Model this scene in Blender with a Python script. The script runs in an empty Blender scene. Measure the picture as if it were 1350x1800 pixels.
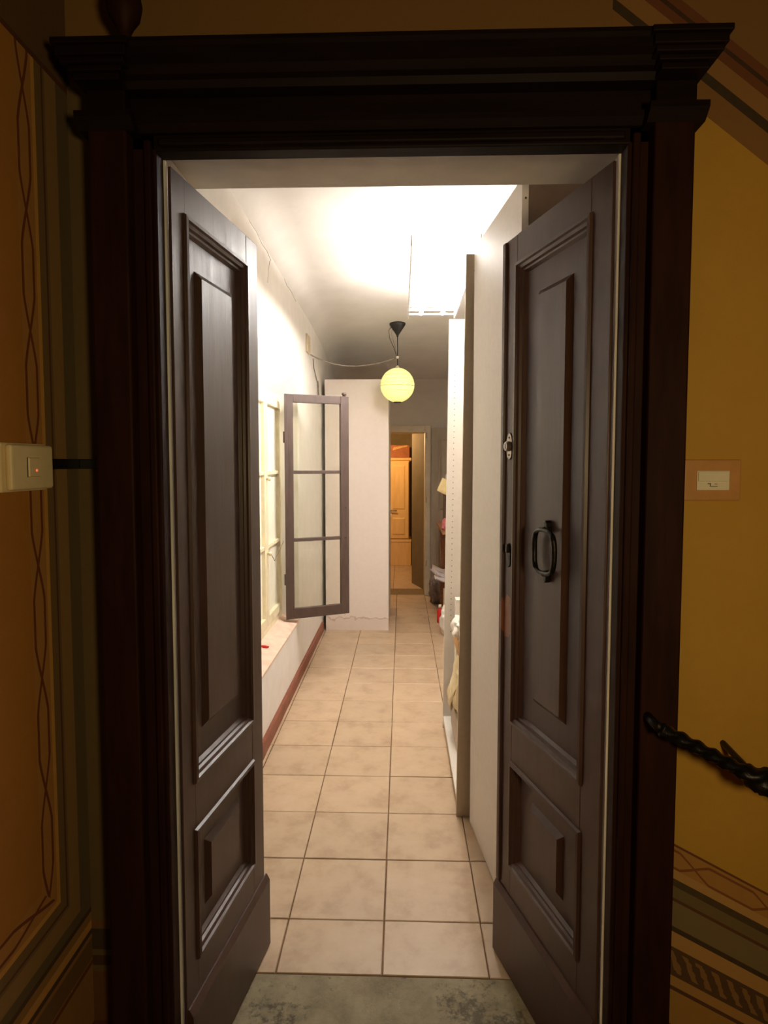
import bpy, bmesh, math, random
from mathutils import Vector, Matrix, noise

# ------------------------------------------------------------------ camera, world, light
S = bpy.context.scene
C = S.collection
random.seed(7)

YAW, TILT = math.radians(1.6863), math.radians(3.4284)
cam_data = bpy.data.cameras.new('camera')
cam = bpy.data.objects.new('camera', cam_data)
C.objects.link(cam)
F = Vector((-math.sin(YAW) * math.cos(TILT), math.cos(YAW) * math.cos(TILT), -math.sin(TILT)))
R = Vector((math.cos(YAW), math.sin(YAW), 0))
U = R.cross(F)
m = Matrix((R, U, -F)).transposed().to_4x4()
m.translation = (0, 0, 1.57)
cam.matrix_world = m
cam_data.sensor_fit = 'AUTO'
cam_data.sensor_width = 36
cam_data.lens = 1085 * 36 / 1800
cam_data.shift_y = -21 / 1800
cam_data.clip_start = 0.02
S.camera = cam

world = bpy.data.worlds.new('world')
S.world = world
world.use_nodes = True
world.node_tree.nodes['Background'].inputs[0].default_value = (0.9, 0.55, 0.3, 1)
world.node_tree.nodes['Background'].inputs[1].default_value = 0.004

S.view_settings.view_transform = 'Standard'
S.view_settings.look = 'None'
S.view_settings.exposure = 0.0
S.view_settings.gamma = 1.0
S.view_settings.use_curve_mapping = False

TUBE_STRENGTH = 205.0
LANTERN_STRENGTH = 0.62


def lamp(name, loc, power, col, size):
    d = bpy.data.lights.new(name, 'POINT')
    d.energy = power
    d.color = col
    d.shadow_soft_size = size
    o = bpy.data.objects.new(name, d)
    o.location = loc
    C.objects.link(o)
    return o


lamp('landing_lamp', (0.50, -0.35, 1.55), 36.0, (1.0, 0.74, 0.36), 0.12)
lamp('far_room_lamp', (-0.45, 8.45, 1.95), 62.0, (1.0, 0.60, 0.25), 0.08)

# ------------------------------------------------------------------ mesh helpers


class MB:
    """collects primitives that become one mesh"""

    def __init__(s):
        s.v, s.f = [], []

    def add(s, vs, fs):
        n = len(s.v)
        s.v += [tuple(v) for v in vs]
        s.f += [tuple(i + n for i in f) for f in fs]
        return s

    def box(s, x0, x1, y0, y1, z0, z1):
        return s.add([(x0, y0, z0), (x1, y0, z0), (x1, y1, z0), (x0, y1, z0),
                      (x0, y0, z1), (x1, y0, z1), (x1, y1, z1), (x0, y1, z1)],
                     [(3, 2, 1, 0), (4, 5, 6, 7), (0, 1, 5, 4), (1, 2, 6, 5), (2, 3, 7, 6), (3, 0, 4, 7)])

    def prism(s, poly, a, b, ax='z'):
        """poly: 2-D outline swept from a to b along ax; for x: (y,z), y: (x,z), z: (x,y)"""
        def p(q, t):
            return {'x': (t, q[0], q[1]), 'y': (q[0], t, q[1]), 'z': (q[0], q[1], t)}[ax]
        n = len(poly)
        vs = [p(q, a) for q in poly] + [p(q, b) for q in poly]
        fs = [tuple(range(n - 1, -1, -1)), tuple(range(n, 2 * n))]
        fs += [(i, (i + 1) % n, n + (i + 1) % n, n + i) for i in range(n)]
        return s.add(vs, fs)

    def frustum(s, r0, r1, w0, w1, ax='y'):
        """rectangle r0=(u0,u1,z0,z1) at w0 to r1 at w1"""
        def q(r, w):
            c = [(r[0], r[2]), (r[1], r[2]), (r[1], r[3]), (r[0], r[3])]
            return [{'y': (a, w, b), 'z': (a, b, w), 'x': (w, a, b)}[ax] for a, b in c]
        return s.add(q(r0, w0) + q(r1, w1),
                     [(3, 2, 1, 0), (4, 5, 6, 7), (0, 1, 5, 4), (1, 2, 6, 5), (2, 3, 7, 6), (3, 0, 4, 7)])

    def tube(s, path, r, n=8, closed=False):
        P = [Vector(p) for p in path]
        rs = r if isinstance(r, (list, tuple)) else [r] * len(P)
        m_ = len(P)
        up = Vector((0, 0, 1))
        vs = []
        for i, p in enumerate(P):
            a = P[i - 1] if (i or closed) else P[0]
            b = P[(i + 1) % m_] if (i < m_ - 1 or closed) else P[-1]
            t = (b - a).normalized()
            if abs(t.dot(up)) > 0.95:
                up = Vector((1, 0, 0)) if abs(t.x) < 0.9 else Vector((0, 1, 0))
            e1 = t.cross(up).normalized()
            e2 = t.cross(e1).normalized()
            up = -e2 if (-e2).dot(up) > 0 else e2
            for k in range(n):
                an = 2 * math.pi * k / n
                vs.append(p + rs[i] * (math.cos(an) * e1 + math.sin(an) * e2))
        fs = []
        for i in range(m_ if closed else m_ - 1):
            j = (i + 1) % m_
            for k in range(n):
                l = (k + 1) % n
                fs.append((i * n + k, i * n + l, j * n + l, j * n + k))
        if not closed:
            fs += [tuple(range(n - 1, -1, -1)), tuple(range((m_ - 1) * n, m_ * n))]
        return s.add(vs, fs)

    def lathe(s, prof, n=24, c=(0, 0, 0), ax='z'):
        vs = []
        for r, z in prof:
            for k in range(n):
                a = 2 * math.pi * k / n
                q = (r * math.cos(a), r * math.sin(a), z)
                if ax == 'y':
                    q = (q[0], q[2], q[1])
                if ax == 'x':
                    q = (q[2], q[0], q[1])
                vs.append((q[0] + c[0], q[1] + c[1], q[2] + c[2]))
        fs = []
        for i in range(len(prof) - 1):
            for k in range(n):
                l = (k + 1) % n
                fs.append((i * n + k, i * n + l, (i + 1) * n + l, (i + 1) * n + k))
        fs += [tuple(range(n - 1, -1, -1)), tuple(range((len(prof) - 1) * n, len(prof) * n))]
        return s.add(vs, fs)

    def mesh(s, name, smooth=False):
        me = bpy.data.meshes.new(name)
        me.from_pydata(s.v, [], s.f)
        bm = bmesh.new()
        bm.from_mesh(me)
        bmesh.ops.recalc_face_normals(bm, faces=bm.faces)
        bm.to_mesh(me)
        bm.free()
        if smooth:
            for p in me.polygons:
                p.use_smooth = True
        return me

    def build(s, name, mat, parent=None, bevel=0, smooth=False, seg=2):
        o = bpy.data.objects.new(name, s.mesh(name, smooth))
        o.data.materials.append(mat)
        C.objects.link(o)
        if parent:
            o.parent = parent
        if bevel:
            b = o.modifiers.new('bevel', 'BEVEL')
            b.width = bevel
            b.segments = seg
            b.limit_method = 'ANGLE'
            b.angle_limit = 0.6
        return o


def tag(o, label=None, cat=None, group=None, kind=None):
    if label: o['label'] = label
    if cat: o['category'] = cat
    if group: o['group'] = group
    if kind: o['kind'] = kind
    return o


def empty(name, loc=(0, 0, 0), rot=(0, 0, 0)):
    o = bpy.data.objects.new(name, None)
    o.location = loc
    o.rotation_euler = rot
    o.empty_display_size = 0.05
    C.objects.link(o)
    return o


def struct(o, label=None):
    o['kind'] = 'structure'
    if label: o['label'] = label
    return o


# ------------------------------------------------------------------ material helpers
def lin(c):
    return tuple(((x / 255) / 12.92 if x / 255 <= 0.04045 else ((x / 255 + 0.055) / 1.055) ** 2.4) for x in c) + (1,)


class X:
    """node maths with operators"""
    nt = None

    def __init__(s, sock): s.s = sock

    @staticmethod
    def op(o, a, b=None, c=None):
        n = X.nt.nodes.new('ShaderNodeMath')
        n.operation = o
        for i, q in enumerate((a, b, c)):
            if q is None: continue
            if isinstance(q, X): X.nt.links.new(q.s, n.inputs[i])
            else: n.inputs[i].default_value = q
        return X(n.outputs[0])

    def __add__(s, o): return X.op('ADD', s, o)
    def __sub__(s, o): return X.op('SUBTRACT', s, o)
    def __mul__(s, o): return X.op('MULTIPLY', s, o)
    def __gt__(s, o): return X.op('GREATER_THAN', s, o)
    def __lt__(s, o): return X.op('LESS_THAN', s, o)
    __radd__ = __add__
    __rmul__ = __mul__

    def band(s, a, b): return (s > a) * (s < b)
    def near(s, o, w): return X.op('ABSOLUTE', s - o) < w


def mixc(fac, a, b):
    n = X.nt.nodes.new('ShaderNodeMix')
    n.data_type = 'RGBA'
    if isinstance(fac, X): X.nt.links.new(fac.s, n.inputs[0])
    else: n.inputs[0].default_value = fac
    for i, q in ((6, a), (7, b)):
        if isinstance(q, tuple): n.inputs[i].default_value = q
        else: X.nt.links.new(q, n.inputs[i])
    return n.outputs[2]


def new_mat(name):
    mt = bpy.data.materials.new(name)
    mt.use_nodes = True
    X.nt = mt.node_tree
    return mt, mt.node_tree, mt.node_tree.nodes['Principled BSDF']


def coords(nt):
    tc = nt.nodes.new('ShaderNodeTexCoord')
    sp = nt.nodes.new('ShaderNodeSeparateXYZ')
    nt.links.new(tc.outputs['Object'], sp.inputs[0])
    return tc, X(sp.outputs[0]), X(sp.outputs[1]), X(sp.outputs[2])


def noise_tex(nt, tc, scale, detail=4, rough=0.55, stretch=None):
    n = nt.nodes.new('ShaderNodeTexNoise')
    n.inputs['Scale'].default_value = scale
    n.inputs['Detail'].default_value = detail
    n.inputs['Roughness'].default_value = rough
    if stretch:
        mp = nt.nodes.new('ShaderNodeMapping')
        mp.inputs['Scale'].default_value = stretch
        nt.links.new(tc.outputs['Object'], mp.inputs[0])
        nt.links.new(mp.outputs[0], n.inputs['Vector'])
    else:
        nt.links.new(tc.outputs['Object'], n.inputs['Vector'])
    return n.outputs[0]


def ramp(nt, sock, stops):
    r = nt.nodes.new('ShaderNodeValToRGB')
    e = r.color_ramp.elements
    e[0].position, e[0].color = stops[0]
    e[1].position, e[1].color = stops[-1]
    for p, c in stops[1:-1]:
        q = e.new(p)
        q.color = c
    nt.links.new(sock, r.inputs[0])
    return r.outputs[0]


def bump(nt, sock, bsdf, strength, dist=0.01):
    b = nt.nodes.new('ShaderNodeBump')
    b.inputs['Strength'].default_value = strength
    b.inputs['Distance'].default_value = dist
    nt.links.new(sock, b.inputs['Height'])
    nt.links.new(b.outputs[0], bsdf.inputs['Normal'])


def simple(name, c, rough=0.6, var=0.12, scale=14, bmp=0.0, stretch=None, metal=0, spec=0.5, rnd=0.0, coat=0):
    """procedural surface: two tones of one colour blended by noise"""
    mt, nt, b = new_mat(name)
    tc, x, y, z = coords(nt)
    ns = noise_tex(nt, tc, scale, stretch=stretch)
    c = lin(c)
    d = tuple(max(0, q * (1 - var)) for q in c[:3]) + (1,)
    l = tuple(min(1, q * (1 + var)) for q in c[:3]) + (1,)
    out = ramp(nt, ns, [(0.3, d), (0.7, l)])
    if rnd:
        oi = nt.nodes.new('ShaderNodeObjectInfo')
        hs = nt.nodes.new('ShaderNodeHueSaturation')
        v = X(oi.outputs['Random']) * (2 * rnd) + (1 - rnd)
        nt.links.new(v.s, hs.inputs['Value'])
        nt.links.new(out, hs.inputs['Color'])
        out = hs.outputs[0]
    nt.links.new(out, b.inputs['Base Color'])
    b.inputs['Roughness'].default_value = rough
    b.inputs['Metallic'].default_value = metal
    b.inputs['Specular IOR Level'].default_value = spec
    b.inputs['Coat Weight'].default_value = coat
    b.inputs['Coat Roughness'].default_value = 0.25
    if bmp: bump(nt, ns, b, bmp)
    return mt


def emitter(name, c, strength, base=None):
    mt, nt, b = new_mat(name)
    b.inputs['Base Color'].default_value = lin(base or c)
    b.inputs['Emission Color'].default_value = lin(c)
    b.inputs['Emission Strength'].default_value = strength
    b.inputs['Roughness'].default_value = 0.8
    return mt


def glass_mat(name, tint=(250, 250, 245)):
    mt = bpy.data.materials.new(name)
    mt.use_nodes = True
    nt = mt.node_tree
    nt.nodes.remove(nt.nodes['Principled BSDF'])
    tr = nt.nodes.new('ShaderNodeBsdfTransparent')
    tr.inputs[0].default_value = lin(tint)
    gl = nt.nodes.new('ShaderNodeBsdfGlossy')
    gl.inputs['Roughness'].default_value = 0.03
    lw = nt.nodes.new('ShaderNodeLayerWeight')
    lw.inputs[0].default_value = 0.5
    X.nt = nt
    fac = X.op('POWER', X(lw.outputs['Facing']), 5.0) * 0.8 + 0.03
    mx = nt.nodes.new('ShaderNodeMixShader')
    nt.links.new(fac.s, mx.inputs[0])
    nt.links.new(tr.outputs[0], mx.inputs[1])
    nt.links.new(gl.outputs[0], mx.inputs[2])
    nt.links.new(mx.outputs[0], nt.nodes['Material Output'].inputs[0])
    return mt


# ---- plain materials
M_PLASTER = simple('white plaster', (226, 220, 212), 0.85, 0.04, 9, 0.25)
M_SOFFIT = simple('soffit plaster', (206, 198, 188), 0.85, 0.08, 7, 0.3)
M_CEIL = simple('ceiling plaster', (224, 219, 212), 0.9, 0.04, 5, 0.35)
M_FRAME = simple('dark stained wood', (44, 21, 12), 0.6, 0.3, 10, 0.12, (3, 3, 0.5), spec=0.12)
M_FRAMEX = simple('dark stained wood crosswise', (24, 12, 8), 0.6, 0.3, 10, 0.12, (0.5, 3, 3), spec=0.15)
M_IRON = simple('wrought iron', (30, 26, 24), 0.4, 0.3, 40, 0.3, metal=0.6)
M_BLACK = simple('black plastic', (22, 20, 19), 0.45, 0.2, 20)
M_STEEL = simple('worn steel', (150, 140, 130), 0.35, 0.25, 60, 0.1, metal=0.8)
M_WHITEBOARD = simple('white laminate', (224, 216, 205), 0.5, 0.03, 40)
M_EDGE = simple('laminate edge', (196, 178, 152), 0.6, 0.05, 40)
M_HOLE = simple('hole dark', (60, 52, 44), 0.9, 0.1, 40)
M_CREAM = simple('cream gloss paint', (232, 220, 186), 0.4, 0.08, 16, 0.1)
M_SHUTTER = simple('pale shutter paint', (240, 232, 206), 0.5, 0.05, 10, 0.1, (2, 2, 0.4))
M_CASE = simple('taupe brown paint', (70, 53, 46), 0.5, 0.2, 18, 0.15, (2, 2, 0.5))
M_GLASS = glass_mat('window glass')
M_LIT_PANE = simple('window pane painted bright', (238, 234, 214), 0.45, 0.04, 12, 0.05)  # opaque stand-in for clear glass, its lit brightness put into the colour
M_SILL = simple('pink stone sill', (222, 190, 170), 0.7, 0.14, 14, 0.2)
M_TERRA = simple('terracotta skirting', (128, 72, 52), 0.55, 0.2, 12, 0.15)
M_GROUT = simple('brown grout', (104, 76, 52), 0.9, 0.25, 30, 0.3)
M_LANDING = simple('landing floor', (92, 52, 34), 0.6, 0.2, 8, 0.1)
M_IVORY = simple('ivory plastic', (226, 206, 160), 0.4, 0.03, 30)
M_TAN = simple('tan switch plate', (196, 140, 76), 0.5, 0.06, 30)
M_WHITEPL = simple('white plastic', (235, 225, 200), 0.4, 0.03, 30)
M_CORD = simple('grey cord', (120, 108, 96), 0.6, 0.1, 40)
M_WHITEM = simple('white enamel', (240, 240, 240), 0.5, 0.02, 30)
M_TUBE = emitter('fluorescent tube', (255, 250, 244), TUBE_STRENGTH)
M_LED = emitter('red pilot light', (255, 70, 40), 3.0)
M_BAG = simple('creamy plastic bag', (226, 208, 166), 0.45, 0.12, 14, 0.3)
M_WBAG = simple('white plastic bag', (232, 222, 210), 0.45, 0.1, 14, 0.3)
M_GBAG = simple('grey fuzzy bag', (128, 110, 98), 0.9, 0.3, 26, 0.6)
M_CARD = simple('cardboard', (196, 150, 96), 0.8, 0.1, 18, 0.1)
M_GREYBOX = simple('grey card box', (178, 164, 150), 0.8, 0.1, 18, 0.1)
M_WHITEBOX = simple('white carton', (236, 230, 220), 0.7, 0.04, 18)
M_PAPER = simple('loose paper', (206, 192, 190), 0.8, 0.08, 18)
M_CPAPER = simple('cream paper', (232, 208, 150), 0.8, 0.08, 18)
M_RED = simple('red plastic', (190, 28, 22), 0.5, 0.1, 20)
M_PINK = simple('pink cloth', (190, 100, 100), 0.8, 0.2, 30)
M_TABLE = simple('brown timber', (132, 84, 50), 0.6, 0.25, 14, 0.15, (4, 0.6, 4))
M_DARKBOX = simple('dark box', (64, 46, 42), 0.7, 0.2, 18)
M_FARWALL = simple('far wall plaster', (196, 184, 168), 0.85, 0.06, 6, 0.25)
M_FARDOOR = simple('far door grey paint', (158, 140, 116), 0.55, 0.12, 10, 0.1, (2, 2, 0.5))
M_JAMB = simple('far jamb paint', (196, 180, 150), 0.55, 0.1, 10, 0.1)
M_OLIVE = simple('olive wall', (122, 106, 76), 0.8, 0.12, 6, 0.1)
M_ARM = simple('cream armoire wood', (226, 186, 124), 0.5, 0.08, 8, 0.05, (3, 3, 0.5))
M_FARSTEP = simple('dark stone sill', (120, 98, 66), 0.8, 0.2, 20, 0.2)
M_CRATE = simple('brown wooden crate', (150, 84, 38), 0.6, 0.25, 12, 0.1)
M_CRACK = simple('plaster crack', (120, 100, 82), 0.95, 0.3, 40)

# ---- stone threshold: grey worn slab with dark pits
M_STONE, nt, b = new_mat('worn stone')
tc, x, y, z = coords(nt)
n1 = noise_tex(nt, tc, 34, 9, 0.75)
n2 = noise_tex(nt, tc, 3.4, 2, 0.5)
pit = X.op('MINIMUM', X.op('MAXIMUM', ((X(n1) * 0.7 + X(n2) * 0.62) - 0.70) * 9.0, 0.0), 0.75)
base = ramp(nt, noise_tex(nt, tc, 11, 6, 0.7), [(0.3, lin((118, 106, 82))), (0.7, lin((158, 146, 116)))])
nt.links.new(mixc(pit, base, lin((62, 52, 38))), b.inputs['Base Color'])
b.inputs['Roughness'].default_value = 0.8
bump(nt, (X(n1) * -1.0).s, b, 0.5)

# ---- floor tiles: beige, each slightly its own tone, soft mottling
M_TILE, nt, b = new_mat('beige floor tile')
tc, x, y, z = coords(nt)
geo = nt.nodes.new('ShaderNodeNewGeometry')
oi = nt.nodes.new('ShaderNodeObjectInfo')
nz = nt.nodes.new('ShaderNodeTexNoise')
nz.inputs['Scale'].default_value = 7
nz.inputs['Detail'].default_value = 6
nz.inputs['Roughness'].default_value = 0.65
nt.links.new(geo.outputs['Position'], nz.inputs['Vector'])
base = ramp(nt, nz.outputs[0], [(0.28, lin((166, 138, 110))), (0.5, lin((186, 160, 131))), (0.72, lin((194, 170, 142)))])
hs = nt.nodes.new('ShaderNodeHueSaturation')
nt.links.new((X(oi.outputs['Random']) * 0.14 + 0.93).s, hs.inputs['Value'])
nt.links.new(base, hs.inputs['Color'])
nt.links.new(hs.outputs[0], b.inputs['Base Color'])
b.inputs['Roughness'].default_value = 0.42
bump(nt, nz.outputs[0], b, 0.08)


# ---- door leaf paint: dark brown, semi-gloss, vertical streaks; worn orange patch near the lock
def leaf_mat(name, worn):
    mt, nt, b = new_mat(name)
    tc, x, y, z = coords(nt)
    ns = noise_tex(nt, tc, 16, 5, 0.6, (1.2, 1.2, 0.18))
    out = ramp(nt, ns, [(0.3, lin((66, 44, 37))), (0.7, lin((84, 60, 51)))])
    if worn:
        d = X.op('POWER', (x - 0.49) * 28, 2.0) + X.op('POWER', (z - 1.10) * 14, 2.0)
        nn = X(noise_tex(nt, tc, 40, 4))
        fac = X.op('MULTIPLY', (d + nn * 1.6) < 1.6, 0.75)
        out = mixc(fac, out, lin((150, 86, 42)))
    nt.links.new(out, b.inputs['Base Color'])
    rr = X(ns) * 0.25 + 0.3
    nt.links.new(rr.s, b.inputs['Roughness'])
    bump(nt, ns, b, 0.12)
    return mt


M_LEAF_L = leaf_mat('door paint', False)
M_LEAF_R = leaf_mat('door paint with wear', True)

# ---- white wardrobe side with damp stain line along its foot
M_STAIN, nt, b = new_mat('white laminate with damp stain')
tc, x, y, z = coords(nt)
ns = X(noise_tex(nt, tc, 9, 3))
edge = ns * 0.16 + 0.035
body = mixc(X(noise_tex(nt, tc, 30, 3)), lin((222, 208, 198)), lin((230, 218, 208)))
body = mixc((z < edge) * 0.25, body, lin((196, 170, 150)))
body = mixc(X.op('MULTIPLY', z.near(edge, 0.006), 0.6), body, lin((176, 146, 124)))
nt.links.new(body, b.inputs['Base Color'])
b.inputs['Roughness'].default_value = 0.55

# ---- painted side wall of the landing: ochre field, braided border, bands
OCH = lin((176, 116, 40))
M_SIDE, nt, b = new_mat('painted ochre wall with braided border')
tc, x, y, z = coords(nt)
ns = X(noise_tex(nt, tc, 5, 5, 0.6))
fine = X(noise_tex(nt, tc, 40, 3))
col = mixc(ns, lin((164, 106, 34)), lin((186, 126, 48)))
# vertical border (bands along y); the lower border mirrors it along z, joined by a mitre
w = X.op('MAXIMUM', y, (z * -1.0) + 1.885)
col = mixc(w.band(1.207, 1.262), col, lin((178, 124, 60)))
ph = z * (math.pi / 0.2365) - (1.361 * math.pi / 0.2365)
ph2 = y * (math.pi / 0.2365)
vert = y > ((z * -1.0) + 1.885)
phs = X.op('ADD', ph * vert, ph2 * (vert * -1.0 + 1.0))
sn = X.op('MINIMUM', X.op('MAXIMUM', X.op('SINE', phs) * 1.25, -1.0), 1.0) * 0.018
braid = X.op('MAXIMUM', w.near(sn + 1.233, 0.0038), w.near(sn * -1.0 + 1.233, 0.0038))
col = mixc(braid * 0.9, col, lin((100, 36, 18)))
col = mixc(w.band(1.262, 1.274), col, lin((206, 150, 70)))
col = mixc(w.band(1.274, 1.31), col, lin((118, 92, 54)))
col = mixc(w.near(1.3, 0.003), col, lin((86, 52, 28)))
col = mixc(w.band(1.31, 1.352), col, lin((146, 112, 66)))
col = mixc(w > 1.352, col, lin((96, 82, 54)))
# dado bands below the border
dado = (z < 0.50)
col = mixc(dado, col, lin((150, 108, 52)))
col = mixc(z.near(0.502, 0.006), col, lin((70, 52, 30)))
col = mixc(z.band(0.455, 0.475), col, lin((196, 144, 72)))
col = mixc(z.near(0.447, 0.006), col, lin((72, 48, 28)))
col = mixc(z.band(0.38, 0.43), col, lin((112, 80, 40)))
col = mixc(z.near(0.37, 0.006), col, lin((110, 56, 28)))
col = mixc(z < 0.22, col, lin((104, 44, 26)))
# top border
col = mixc(z > 2.39, col, lin((96, 70, 40)))
col = mixc(z.near(2.39, 0.006), col, lin((84, 44, 24)))
col = mixc(fine * 0.25, col, lin((120, 84, 40)))
nt.links.new(col, b.inputs['Base Color'])
b.inputs['Roughness'].default_value = 0.75
bump(nt, fine.s, b, 0.08)

# ---- painted front wall: yellow ochre with bands that follow the stair slope
M_FRONT, nt, b = new_mat('painted yellow wall with sloping stair bands')
tc, x, y, z = coords(nt)
ns = X(noise_tex(nt, tc, 5, 5, 0.6))
fine = X(noise_tex(nt, tc, 40, 3))
col = mixc(ns, lin((188, 140, 44)), lin((206, 158, 58)))
w = z + (x - 0.625) * 0.53
t_ = x * (math.pi / 0.17)
col = mixc(w < 0.69, col, lin((178, 126, 60)))
col = mixc(w.near(0.69, 0.003), col, lin((110, 62, 28)))
sn = X.op('MINIMUM', X.op('MAXIMUM', X.op('SINE', t_) * 1.7, -1.0), 1.0) * 0.021
braid = X.op('MAXIMUM', w.near(sn + 0.656, 0.0032), w.near(sn * -1.0 + 0.656, 0.0032))
col = mixc(braid * 0.8, col, lin((120, 56, 30)))
col = mixc(w < 0.632, col, lin((190, 144, 80)))
col = mixc(w < 0.610, col, lin((72, 56, 32)))
col = mixc(w < 0.592, col, lin((112, 94, 58)))
col = mixc(w.near(0.560, 0.004), col, lin((90, 52, 28)))
col = mixc(w < 0.556, col, lin((124, 106, 70)))
col = mixc(w < 0.495, col, lin((60, 46, 26)))
col = mixc(w < 0.482, col, lin((186, 138, 76)))
col = mixc(w < 0.445, col, lin((84, 56, 28)))
orn = X.op('SINE', x * 230 + z * 90) * 0.22 + fine
col = mixc(w.band(0.385, 0.435) * (orn > 0.55), col, lin((140, 100, 54)))
col = mixc(w < 0.375, col, lin((178, 130, 68)))
col = mixc(w.near(0.345, 0.005), col, lin((88, 52, 26)))
col = mixc(w < 0.340, col, lin((170, 124, 56)))
col = mixc(w < 0.255, col, lin((120, 52, 26)))
v = z + (x - 0.633) * 0.78
col = mixc(v > 2.335, col, lin((138, 96, 48)))
col = mixc(v > 2.40, col, lin((52, 40, 26)))
col = mixc(v > 2.425, col, lin((150, 106, 56)))
col = mixc(v > 2.47, col, lin((112, 62, 32)))
col = mixc(v.near(2.5, 0.006), col, lin((60, 36, 20)))
col = mixc(v > 2.53, col, lin((134, 96, 50)))
# narrow strip left of the frame
lc = mixc(ns, lin((88, 72, 42)), lin((104, 86, 52)))
for a, bb, cc in ((0.455, 0.475, (110, 72, 36)), (0.40, 0.452, (54, 40, 22)), (0.36, 0.385, (60, 36, 20)), (0.22, 0.345, (96, 60, 30)), (-1, 0.22, (84, 34, 20))):
    lc = mixc(z.band(a, bb), lc, lin(cc))
col = mixc(x < -0.3, col, lc)
col = mixc((z > 2.40) * (x < 0.45), col, lin((132, 96, 50)))
col = mixc(fine * 0.2, col, lin((130, 96, 44)))
nt.links.new(col, b.inputs['Base Color'])
b.inputs['Roughness'].default_value = 0.75
bump(nt, fine.s, b, 0.08)

# ------------------------------------------------------------------ structure: landing
YW = 1.40          # face of the wall that holds the double door
wf = MB()
wf.box(-1.05, -0.60, YW, 1.80, 0, 2.353)
wf.box(0.55, 1.75, YW, 1.80, -1.2, 2.353)
wf.box(-1.05, 1.75, YW, 1.80, 2.353, 3.3)
o = wf.build('wall_front', M_FRONT)
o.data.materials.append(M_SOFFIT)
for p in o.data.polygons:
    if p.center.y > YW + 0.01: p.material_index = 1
struct(o, 'yellow ochre landing wall with painted bands around the double door')
o = MB().box(-0.86, -0.745, -1.6, YW, 0, 3.3).build('wall_left', M_SIDE)
struct(o, 'ochre landing side wall with painted braided border')
o = MB().box(-0.745, 0.62, -1.6, YW - 0.005, -0.14, -0.012).build('floor_landing', M_LANDING)
struct(o, 'dark landing floor in front of the double door')
o = MB().box(-0.60, 0.55, YW - 0.005, 1.80, -0.14, 0.0).build('trim_1', M_STONE, bevel=0.004)
struct(o, 'worn pitted grey stone threshold of the double door')

# ------------------------------------------------------------------ structure: corridor
XL, XR, YE = -0.75, 1.0, 7.30
NY0, NY1 = 2.90, 4.42       # window niche along the left wall
wl = MB()
wl.box(-1.02, XL, 1.80, NY0, 0, 2.97)
wl.box(-1.02, XL, NY1, YE, 0, 2.97)
wl.prism([(XL, 0), (XL, 0.42), (-0.87, 0.455), (-1.02, 0.455), (-1.02, 0)], NY0, NY1, 'y')
wl.prism([(XL, 2.22), (XL, 2.97), (-1.02, 2.97), (-1.02, 2.05), (-0.87, 2.05)], NY0, NY1, 'y')
wall_l = struct(wl.build('wall_corridor_left', M_PLASTER), 'white corridor wall with a window niche')
o = struct(MB().box(XR, XR + 0.12, 1.80, YE, 0, 2.97).build('wall_corridor_right', M_PLASTER), 'white corridor wall behind the cupboards')
DX0, DX1, DZ = -0.56, 0.267, 1.93
wb = MB()
wb.box(-1.02, DX0, YE, YE + 0.3, 0, 2.97)
wb.box(DX1 + 0.065, XR + 0.12, YE, YE + 0.3, 0, 2.97)
wb.box(DX0, DX1 + 0.065, YE, YE + 0.3, DZ + 0.08, 2.97)
o = struct(wb.build('wall_back', M_FARWALL), 'grey white end wall with a doorway')

# ceiling: rough vault that droops towards the end and rounds into the left wall
nx, ny = 28, 44
cb = MB()
vs, fs = [], []
for j in range(ny + 1):
    yy = 1.80 + (YE - 1.80) * j / ny
    for i in range(nx + 1):
        xx = XL + (XR - XL) * i / nx
        zz = 2.86 - 0.025 * (yy - 2.5)
        if yy > 5.2: zz -= 0.19 * ((yy - 5.2) / 2.1) ** 1.6
        d = max(0, 0.14 - (xx - XL)) / 0.14
        zz -= 0.09 * d * d
        zz += 0.008 * noise.noise(Vector((xx * 2.5, yy * 2.5, 0)))
        vs.append((xx, yy, zz))
for j in range(ny):
    for i in range(nx):
        a = j * (nx + 1) + i
        fs.append((a, a + 1, a + nx + 2, a + nx + 1))
cb.add(vs, fs)
# closed slab above
n0 = len(cb.v)
top = [(XL, 1.80, 3.0), (XR, 1.80, 3.0), (XR, YE, 3.0), (XL, YE, 3.0)]
cb.add(top, [(0, 1, 2, 3)])
ceil = cb.build('ceiling', M_CEIL, smooth=True)
struct(ceil, 'white uneven corridor ceiling')

# floor with tiles
fl = struct(MB().box(XL, XR, 1.80, YE, -0.14, -0.004).build('floor', M_GROUT), 'beige tiled corridor floor')


def tile_mesh():
    t = MB()
    t.frustum((-0.5, 0.5, -0.5, 0.5), (-0.5, 0.5, -0.5, 0.5), -0.012, -0.002, 'z')
    t.frustum((-0.5, 0.5, -0.5, 0.5), (-0.493, 0.493, -0.493, 0.493), -0.002, 0.0, 'z')
    me = t.mesh('tile')
    me.materials.append(M_TILE)
    return me


TM = tile_mesh()


def tiles(parent, xs, ys, z, skew=0.0, G=0.0045):
    for j in range(len(ys) - 1):
        for i in range(len(xs) - 1):
            if xs[i + 1] - xs[i] < 0.02 or ys[j + 1] - ys[j] < 0.02: continue
            o = bpy.data.objects.new('tile', TM)
            jx, jy = random.uniform(-.0006, .0006), random.uniform(-.0010, .0010)
            o.location = ((xs[i] + xs[i + 1]) / 2 + jx, (ys[j] + ys[j + 1]) / 2 + jy, z + random.uniform(-.0006, .0004))
            o.scale = (xs[i + 1] - xs[i] - G, ys[j + 1] - ys[j] - G, 1)
            o.rotation_euler = (random.uniform(-.0015, .0015), random.uniform(-.0015, .0015), random.uniform(-.002, .002))
            o.parent = parent
            C.objects.link(o)


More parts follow.
